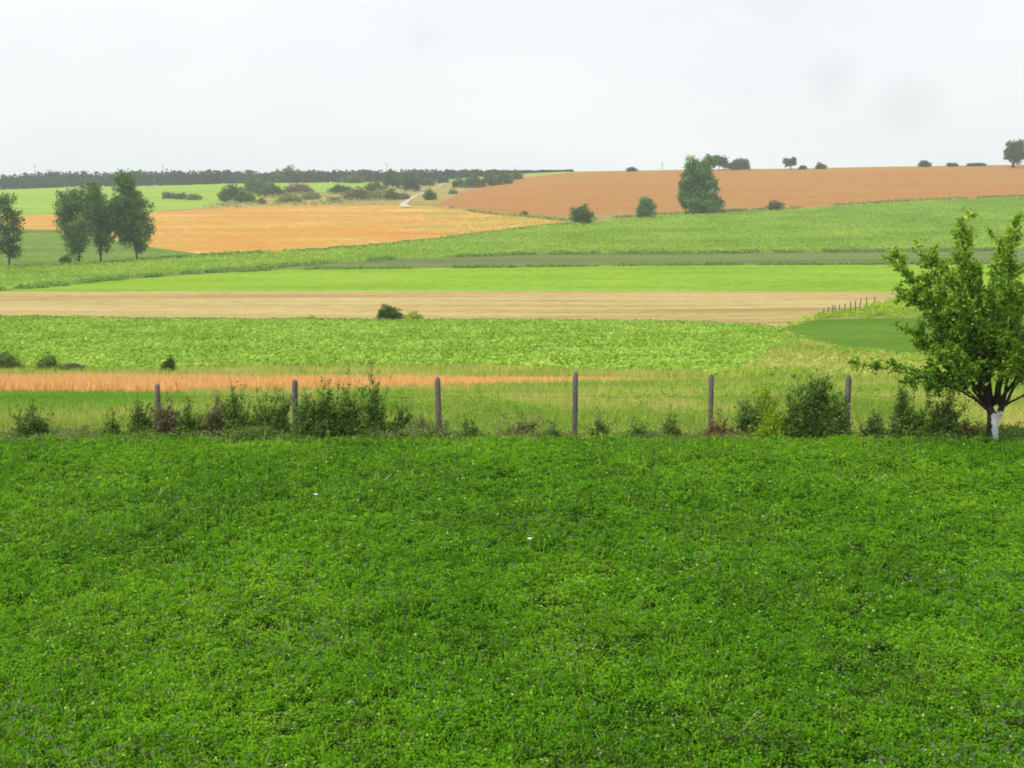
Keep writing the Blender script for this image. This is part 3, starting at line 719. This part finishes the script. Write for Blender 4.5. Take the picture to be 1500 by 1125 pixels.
# thin stakes beside the stubble
stakes = [(1206,464,452),(1213,462,449),(1219,461,447),(1223,460,447),(1230,459,446),(1237,458,444),(1245,457,442),(1253,455,440),(1260,453,438),(1269,451,435),(1281,448,434)]
for i, (u, vb, vt) in enumerate(stakes):
    b = gpt(u, vb); s = mpp(b[1]); H = (vb-vt)*s
    rr = random.Random(i)
    V, Q = tube([(0,0,-.2),(rr.uniform(-.04,.04),0,H*.5),(rr.uniform(-.1,.1),0,H*.95),(rr.uniform(-.1,.1),0,H)], [.09,.08,.07,.03], 7)
    lb = ORD[i]+' thin wooden stake from the left, in the row on the stubble edge'
    if i == 9: lb = 'tallest wooden stake near the right end of the stake row'
    if i == 10: lb = 'short last wooden stake at the right end of the stake row'
    if i == 0: lb = 'first wooden stake at the left end of the stake row'
    o = mesh_np('stake', V+b, Q, POLEM, loc=b); tag(o, lb, 'stake', 'wooden stakes along the stubble edge')

# ============================================================ WEEDS ALONG THE FENCE
STEM = plain('weed_stem', lin((92,86,52), .55), var=.2)
def weed(label, u, vt, wpx, y, nst=5, mat='weed', leafn=40, leaf=.05, base=.5, seed=0, group='weeds along the wire fence', name='tall_weed', vb=None, stemr=.008):
    """upright stems fanning out from one foot, side twigs, small leaves, thicker towards the foot"""
    rr = np.random.default_rng(seed+700)
    z0 = gz(y) if y < 32 else None
    s = mpp(y); x = (u-750)*s*1.0; b = np.array([x, y, z0])
    pr = CH+0; vb_ = None
    # row of the foot
    tt = math.atan2(CH-z0, y)-PITCH; vbase = 562.5+F*math.tan(tt)
    H = (vbase-vt)*s; W = wpx*s/2*1.25; nst = int(nst*1.9)
    root = empty(name, tuple(b)); tag(root, label, 'weed', group)
    lst, lp, lt = [], [], []
    for k in range(nst):
        a = rr.uniform(0, 2*math.pi); q = rr.uniform(.1, 1) ; hh = H*rr.uniform(.55, 1)*(1-.15*q) if k else H
        ex, ey = W*q*math.cos(a), W*q*.7*math.sin(a)
        if k == 0: ex *= .3
        pts = [np.array([ex*t**1.5+rr.normal()*.01, ey*t**1.5, hh*t]) for t in np.linspace(0, 1, 6)]
        lst.append((pts, [stemr*(1-.12*i) for i in range(6)]))
        nt_ = int(4+hh*7)
        for j in range(nt_):
            t = .05+.93*rr.random()**1.5; i = min(4, int(t*5)); p0 = pts[i]+(pts[i+1]-pts[i])*(t*5-i)
            ln = (.36*(1-t)**1.2+.07)*min(1.2, H)*rr.uniform(.6, 1.2); aa = rr.uniform(0, 2*math.pi)
            e = p0+np.array([math.cos(aa)*ln*.65, math.sin(aa)*ln*.65, ln*.75])
            lst.append(([p0, e], [stemr*.5, stemr*.25]))
            m = max(4, int(leafn*ln*5*(1.1-.8*t))); tq = rr.random((m, 1)); lp.append(p0+(e-p0)*tq+rr.normal(size=(m, 3))*.03); lt.append(np.clip(rr.random(m)*.6+rr.random()*.4, 0, 1))
    m = int(base*750*W/.5); 
    if m:
        d = rr.normal(size=(m, 3)); c = d*np.array([W*.42, W*.3, 0]); c[:, 2] = np.abs(rr.normal(size=m))*H*.27
        lp.append(c); lt.append(np.clip(rr.random(m)*.8, 0, 1))
    c = np.concatenate(lp); t = np.concatenate(lt)
    V, Q = tubes(lst, 3); mesh_np('stem', V, Q, STEM, parent=root)
    V, Q = quads(c, leaf*.72, 0, 1.8, rr); mesh_np('leaves', V, Q, LM[mat], tint=t, parent=root)
    return root

wl = [ # u, top row, width, y, stems, mat, base, leaf density, label
 (42,584,74,25.0,16,'weed',2.2,60,'dense rounded dark weed bush at the far left of the fence'),
 (158,597,42,25.0,6,'weed',.6,40,'loose weed between the far left weed bush and the first visible post'),
 (118,618,30,25.2,4,'weed',.4,30,'short weed right of the far left weed bush'),
 (205,574,50,25.7,7,'weed',.9,40,'brownish weed just left of the first visible post'),
 (244,568,44,25.0,7,'brown',1.2,50,'dark brown weed leaning on the first visible post'),
 (275,572,54,25.0,7,'weed',.8,38,'weed right beside the first visible post'),
 (310,570,60,25.1,8,'brown',.9,40,'wide brownish weed between the first and second visible posts'),
 (345,550,54,25.0,9,'weed',1.2,42,'tall thin weed midway between the first and second visible posts'),
 (385,566,50,25.1,7,'weed',1.1,45,'dark weed left of the second visible post'),
 (405,556,44,25.6,6,'weed',.8,36,'slender weed rising behind the second visible post on its left'),
 (448,562,44,25.0,7,'weed',1.2,45,'leafy weed right beside the second visible post'),
 (476,545,66,24.9,12,'weed',2.2,55,'dark bushy weed with tall twigs right of the second visible post'),
 (512,538,50,25.1,7,'weed',.8,30,'slender tall weed between the bushy weed and the tallest weed'),
 (548,524,56,25.0,8,'weed',1.2,34,'tallest feathery weed, reaching above the wheat strip'),
 (540,600,66,24.9,9,'weed',1.6,50,'low dark weed at the foot of the tallest feathery weed'),
 (588,572,48,25.2,6,'weed',.8,36,'loose weed right of the tallest feathery weed'),
 (615,598,36,25.0,6,'pale',.7,40,'pale weed left of the third visible post'),
 (650,606,34,25.1,5,'pale',.6,36,'pale dry weed in front of the third visible post'),
 (690,600,40,25.5,5,'weed',.4,28,'sparse weed right of the third visible post'),
 (765,596,90,25.9,9,'pale',1.2,40,'wide grey green weed left of the fourth visible post'),
 (812,612,40,25.2,5,'weed',.6,36,'low weed beside the fourth visible post'),
 (880,598,44,25.6,6,'weed',.5,30,'sparse weed right of the fourth visible post'),
 (938,610,60,25.2,7,'weed',.8,36,'low wide weed midway between the fourth and fifth visible posts'),
 (985,592,40,25.6,5,'weed',.4,28,'thin weed left of the fifth visible post'),
 (1052,596,28,25.0,6,'rust',.6,46,'rust brown dry weed at the foot of the fifth visible post'),
 (1078,612,36,25.1,5,'rust',.5,36,'low reddish weed right of the rust brown weed'),
 (1100,572,60,26.0,9,'weed',.9,38,'loose green weed between the rust brown weed and the lime green one'),
 (1122,540,60,26.4,9,'lime',1.4,48,'tall yellow green leafy weed behind the fence'),
 (1135,585,70,25.1,10,'lime',1.8,60,'bright lime green low weed in front of the tall yellow green one'),
 (1196,534,86,25.2,32,'weed',3.5,75,'large dark bush overgrowing the last fence post left of the fruit tree'),
 (1226,575,50,25.0,16,'weed',2.6,75,'dark bush leaning on the last fence post'),
 (1168,558,62,25.0,8,'weed',1.0,45,'green weed left of the large dark bush'),
 (1285,596,56,25.5,6,'weed',.5,30,'sparse grassy weed right of the large dark bush'),
 (1325,545,46,25.1,7,'weed',1.2,36,'tall thin weed under the low branch of the fruit tree'),
 (1385,552,66,25.0,10,'weed',1.5,44,'tall dark weed left of the fruit tree trunk'),
 (1350,585,56,25.0,7,'weed',1.3,44,'low dark weed between the two tall weeds left of the fruit tree'),
 (1420,605,44,25.4,7,'rust',.8,40,'reddish weed just left of the fruit tree trunk'),
 (1440,628,44,24.7,7,'weed',1.4,50,'low dark weed at the foot of the fruit tree on its left'),
 (1492,618,56,24.9,8,'weed',1.5,50,'dark weed right of the fruit tree trunk at the photo edge'),
]
for i, (u, vt, wp, y, ns, mt, bs, lfn, lb) in enumerate(wl):
    weed(lb, u, vt, wp, y, ns, mt, lfn, .05, bs, seed=i)

def low_weeds():
    """mixed low weeds tangled along the fence line"""
    n = 2100
    x = rng.uniform(-14, 14, n); y = 25.15+rng.normal(size=n)*.55
    hf = vnoise(x, x*0, .9, 41)*.8+.35; hf *= np.interp(x, [-12,-8.5,-3,-1.5,2,5,7,9,12], [.7,.9,1.0,.75,.6,.7,.9,.85,.9])
    z0 = np.array([gz(v) if v > 24.4 else GZ for v in y])
    per = 60
    c = np.stack([x, y, z0], 1)[:, None, :]+rng.normal(size=(n, per, 3))*np.array([.10, .10, 0])
    q = rng.random((n, per)); c[..., 2] += q*hf[:, None]*.62
    c[..., :2] = (c[..., :2]-np.stack([x, y], 1)[:, None])*(.5+q[..., None])+np.stack([x, y], 1)[:, None]
    t = np.clip(vnoise(x, y, .7, 43)[:, None]*.6+rng.random((n, per))*.5-.05, 0, 1)
    mi = np.repeat((vnoise(x, y, 1.1, 47) > .6).astype(int)+0, per)
    V, Q = quads(c.reshape(-1, 3), .035, 0, 2.0)
    o = mesh_np('low_weeds', V, Q, [LM['weed'], LM['weed2']], midx=mi, tint=t.ravel())
    tag(o, 'tangle of low weeds growing all along the wire fence', 'weeds', kind='stuff')
low_weeds()
p = scatter('rough_meadow', 1.2, -120, 1620)
k = vnoise(p[:,0], p[:,1], 3.5, 51) > .45
clumps('meadow_herbs', 'patches of green herbs in the rough grass beyond the fence', 'herbs', p[k], LM['lawnb'], .06, 60, .25, .35, tintnoise=3, up=0, aspect=1.8, tk=.4)

# ============================================================ FRUIT TREE
YT = 24.3
def bark_whitewash():
    m = plain('limewashed_bark', lin((74,62,52), .55), bump=.7, scale=12)
    t = m.node_tree; p = principled(m)
    old = p.inputs['Base Color'].links[0].from_socket
    co = t.nodes.new('ShaderNodeTexCoord'); sx = t.nodes.new('ShaderNodeSeparateXYZ'); t.links.new(co.outputs['Object'], sx.inputs[0])
    n = t.nodes.new('ShaderNodeTexNoise'); n.inputs['Scale'].default_value = 7; t.links.new(co.outputs['Object'], n.inputs['Vector'])
    # limewash: up to ~0.85 m, brown bark colour kept on the left
    a = t.nodes.new('ShaderNodeMath'); a.operation = 'MULTIPLY_ADD'; a.inputs[1].default_value = .35; t.links.new(n.outputs[0], a.inputs[0]); t.links.new(sx.outputs['Z'], a.inputs[2])
    c = t.nodes.new('ShaderNodeMath'); c.operation = 'LESS_THAN'; c.inputs[1].default_value = 1.08; t.links.new(a.outputs[0], c.inputs[0])
    d = t.nodes.new('ShaderNodeMath'); d.operation = 'MULTIPLY_ADD'; d.inputs[1].default_value = .22; t.links.new(n.outputs[0], d.inputs[0]); t.links.new(sx.outputs['X'], d.inputs[2])
    e = t.nodes.new('ShaderNodeMath'); e.operation = 'GREATER_THAN'; e.inputs[1].default_value = .045; t.links.new(d.outputs[0], e.inputs[0])
    f = t.nodes.new('ShaderNodeMath'); f.operation = 'MULTIPLY'; t.links.new(c.outputs[0], f.inputs[0]); t.links.new(e.outputs[0], f.inputs[1])
    mx_ = t.nodes.new('ShaderNodeMixRGB'); mx_.inputs[2].default_value = (.6, .6, .6, 1)
    t.links.new(f.outputs[0], mx_.inputs[0]); t.links.new(old, mx_.inputs[1]); t.links.new(mx_.outputs[0], p.inputs['Base Color'])
    return m
def fruit_tree():
    rr = np.random.default_rng(42)
    s = mpp(YT); bx = (1459-750)*s
    base = np.array([bx, YT, gz(24.2) if True else 0]); base[2] = GZ
    root = empty('fruit_tree', tuple(base)); tag(root, 'bushy young fruit tree with whitewashed trunk at the right end of the fence', 'tree')
    tt = math.atan2(CH-GZ, YT)-PITCH; vb = 562.5+F*math.tan(tt)
    W = lambda u, v, dy=0: np.array([(u-1459)*s, dy, (vb-v)*s])
    fork = W(1459, 600)
    V, Q = tubes([([W(1460, vb+12), W(1460, vb), W(1459, vb-20), W(1458, 625), W(1456, 604), W(1450, 592)], [.17, .145, .13, .12, .10, .06]),
                  ([W(1461, 622), W(1466, 604), W(1473, 588)], [.07, .075, .05])], 12)
    mesh_np('trunk', V, Q, bark_whitewash(), parent=root, smooth=True)
    limbs = [
     ([(1448,598),(1425,580),(1385,560),(1330,544),(1236,524)], .048, -.3, 1.3),
     ([(1450,596),(1432,545),(1402,480),(1348,428),(1292,376)], .055, .0, 1.5),
     ([(1452,594),(1440,530),(1420,450),(1396,380),(1387,318)], .055, -.2, 1),
     ([(1448,596),(1420,545),(1385,500),(1362,450),(1330,430)], .045, .3, 1),
     ([(1452,594),(1445,530),(1430,470),(1405,420),(1380,380)], .045, .4, 1),
     ([(1456,594),(1458,530),(1470,450),(1440,400),(1432,360)], .045, -.5, 1),
     ([(1449,597),(1420,572),(1380,556),(1340,545)], .035, .25, 1.1),
     ([(1450,598),(1435,585),(1412,572),(1398,556)], .03, .4, 1.2),
     ([(1450,596),(1425,550),(1385,520),(1345,500)], .04, .1, 1.2),
     ([(1450,596),(1425,535),(1375,470),(1308,425)], .045, -.4, 1.2),
     ([(1450,596),(1430,562),(1395,550),(1340,540),(1290,538)], .035, .2, .8),
     ([(1456,594),(1450,520),(1440,440),(1425,390),(1412,350)], .05, .6, 1),
     ([(1466,592),(1464,520),(1460,430),(1456,375),(1454,325)], .055, -.4, 1),
     ([(1470,590),(1482,520),(1495,430),(1508,370),(1512,335)], .055, .1, 1),
     ([(1474,590),(1500,545),(1530,500),(1570,440),(1600,390)], .05, .2, 1),
     ([(1474,592),(1500,575),(1540,560),(1600,545)], .04, -.2, .9),
     ([(1448,596),(1425,560),(1395,525),(1360,500),(1322,478)], .045, .5, 1),
     ([(1450,594),(1438,550),(1420,500),(1380,440),(1345,395)], .045, -.9, .7),
     ([(1460,592),(1475,530),(1478,460),(1485,400),(1478,350)], .045, 1.0, 1),
     ([(1458,592),(1455,540),(1448,480),(1436,430),(1420,400)], .045, -1.3, 1),
     ([(1464,592),(1490,530),(1520,450),(1545,380),(1550,340)], .045, -.9, 1),
     ([(1454,592),(1435,530),(1405,455),(1370,385),(1352,352)], .04, .9, .8),
     ([(1460,592),(1462,540),(1470,480),(1470,420)], .04, -1.8, .8),
     ([(1460,592),(1450,550),(1430,500),(1420,460)], .04, 1.7, .8),
     ([(1452,594),(1430,560),(1395,535),(1352,505)], .04, -.9, .8),
    ]
    lst, lp, lt, ld = [], [], [], []
    def leaves(p0, e, n, sp=.045):
        t = rr.random((n, 1))**.8; c = p0+(e-p0)*t+rr.normal(size=(n, 3))*sp
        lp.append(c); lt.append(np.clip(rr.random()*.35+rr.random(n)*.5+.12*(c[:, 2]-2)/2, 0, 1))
    for li, (pp, r0, dyl, lf) in enumerate(limbs):
        n = len(pp)
        pts = [W(u, v, dyl*(i/(n-1))**.8*1.2) for i, (u, v) in enumerate(pp)]
        # resample finely with wiggle
        fine = []
        for i in range(n-1):
            for k in range(6):
                t = k/6; fine.append(pts[i]*(1-t)+pts[i+1]*t+rr.normal(size=3)*.012)
        fine.append(pts[-1]); fine = np.array(fine); m = len(fine)
        lst.append((fine, [max(.005, r0*.72*(1-.93*(i/(m-1)))) for i in range(m)]))
        seg = np.linalg.norm(np.diff(fine, axis=0), axis=1); L_ = seg.sum(); cum = np.concatenate([[0], np.cumsum(seg)])
        nsh = int(L_*9)
        for j in range(nsh):
            q = rr.uniform(.12, .98)**.85; d_ = q*L_; i = min(m-2, int(np.searchsorted(cum, d_)-1)); i = max(i, 0)
            p0 = fine[i]+(fine[i+1]-fine[i])*((d_-cum[i])/max(1e-6, seg[i]))
            dirl = fine[i+1]-fine[i]; dirl /= np.linalg.norm(dirl)
            rd = rr.normal(size=3); rd -= rd.dot(dirl)*dirl; rd /= np.linalg.norm(rd)
            low = pp[-1][1] > 512 and pp[-1][0] < 1400
            g = dirl*.75+rd*.6+np.array([0, 0, .05 if low else .4]); g /= np.linalg.norm(g)
            ln = (.16+.62*(1-q)*rr.uniform(.4, 1.1)+.22*rr.random())*(1.0 if not low else .62)
            e = p0+g*ln; md = (p0+e)/2+rr.normal(size=3)*.02
            lst.append(([p0, md, e], [.009, .006, .003]))
            leaves(p0, e, int(ln*45*lf)+4, .06)
            if ln > .3:
                for _ in range(3):
                    t = rr.uniform(.3, .9); a = p0+(e-p0)*t; g2 = g*.6+rr.normal(size=3)*.45+np.array([0,0,.2]); g2 /= np.linalg.norm(g2); e2 = a+g2*rr.uniform(.1, .25)
                    lst.append(([a, e2], [.004, .002])); leaves(a, e2, int(18*lf), .025)
        leaves(fine[-4], fine[-1], 16, .02)
    V, Q = tubes(lst, 5); mesh_np('branches', V, Q, plain('branch_bark', lin((70,60,48), .5), bump=.4), parent=root, smooth=True)
    c = np.concatenate(lp); t = np.concatenate(lt); print('fruit leaves', len(c))
    V, Q = quads(c, .060, .1, 1.6, rr); mesh_np('crown', V, Q, LM['fruit'], tint=t, parent=root)
fruit_tree()

# ============================================================ HAZE: even air over the whole scene
def haze(density):
    x0, x1, y0, y1, z0, z1 = -3000, 3000, -700, 3000, -33, 75
    V = [(x0,y0,z0),(x1,y0,z0),(x1,y1,z0),(x0,y1,z0),(x0,y0,z1),(x1,y0,z1),(x1,y1,z1),(x0,y1,z1)]
    Q = [(0,3,2,1),(4,5,6,7),(0,1,5,4),(1,2,6,5),(2,3,7,6),(3,0,4,7)]
    m = bpy.data.materials.new('haze_air'); m.use_nodes = True; t = m.node_tree; t.nodes.clear()
    o_ = t.nodes.new('ShaderNodeOutputMaterial'); v = t.nodes.new('ShaderNodeVolumePrincipled')
    v.inputs['Density'].default_value = density; v.inputs['Color'].default_value = (.84, .92, 1, 1); v.inputs['Anisotropy'].default_value = 0
    t.links.new(v.outputs[0], o_.inputs['Volume'])
    o = mesh_np('haze', V, Q, m); tag(o, 'thin pale summer haze over the whole valley', 'haze', kind='stuff')
haze(.00025)
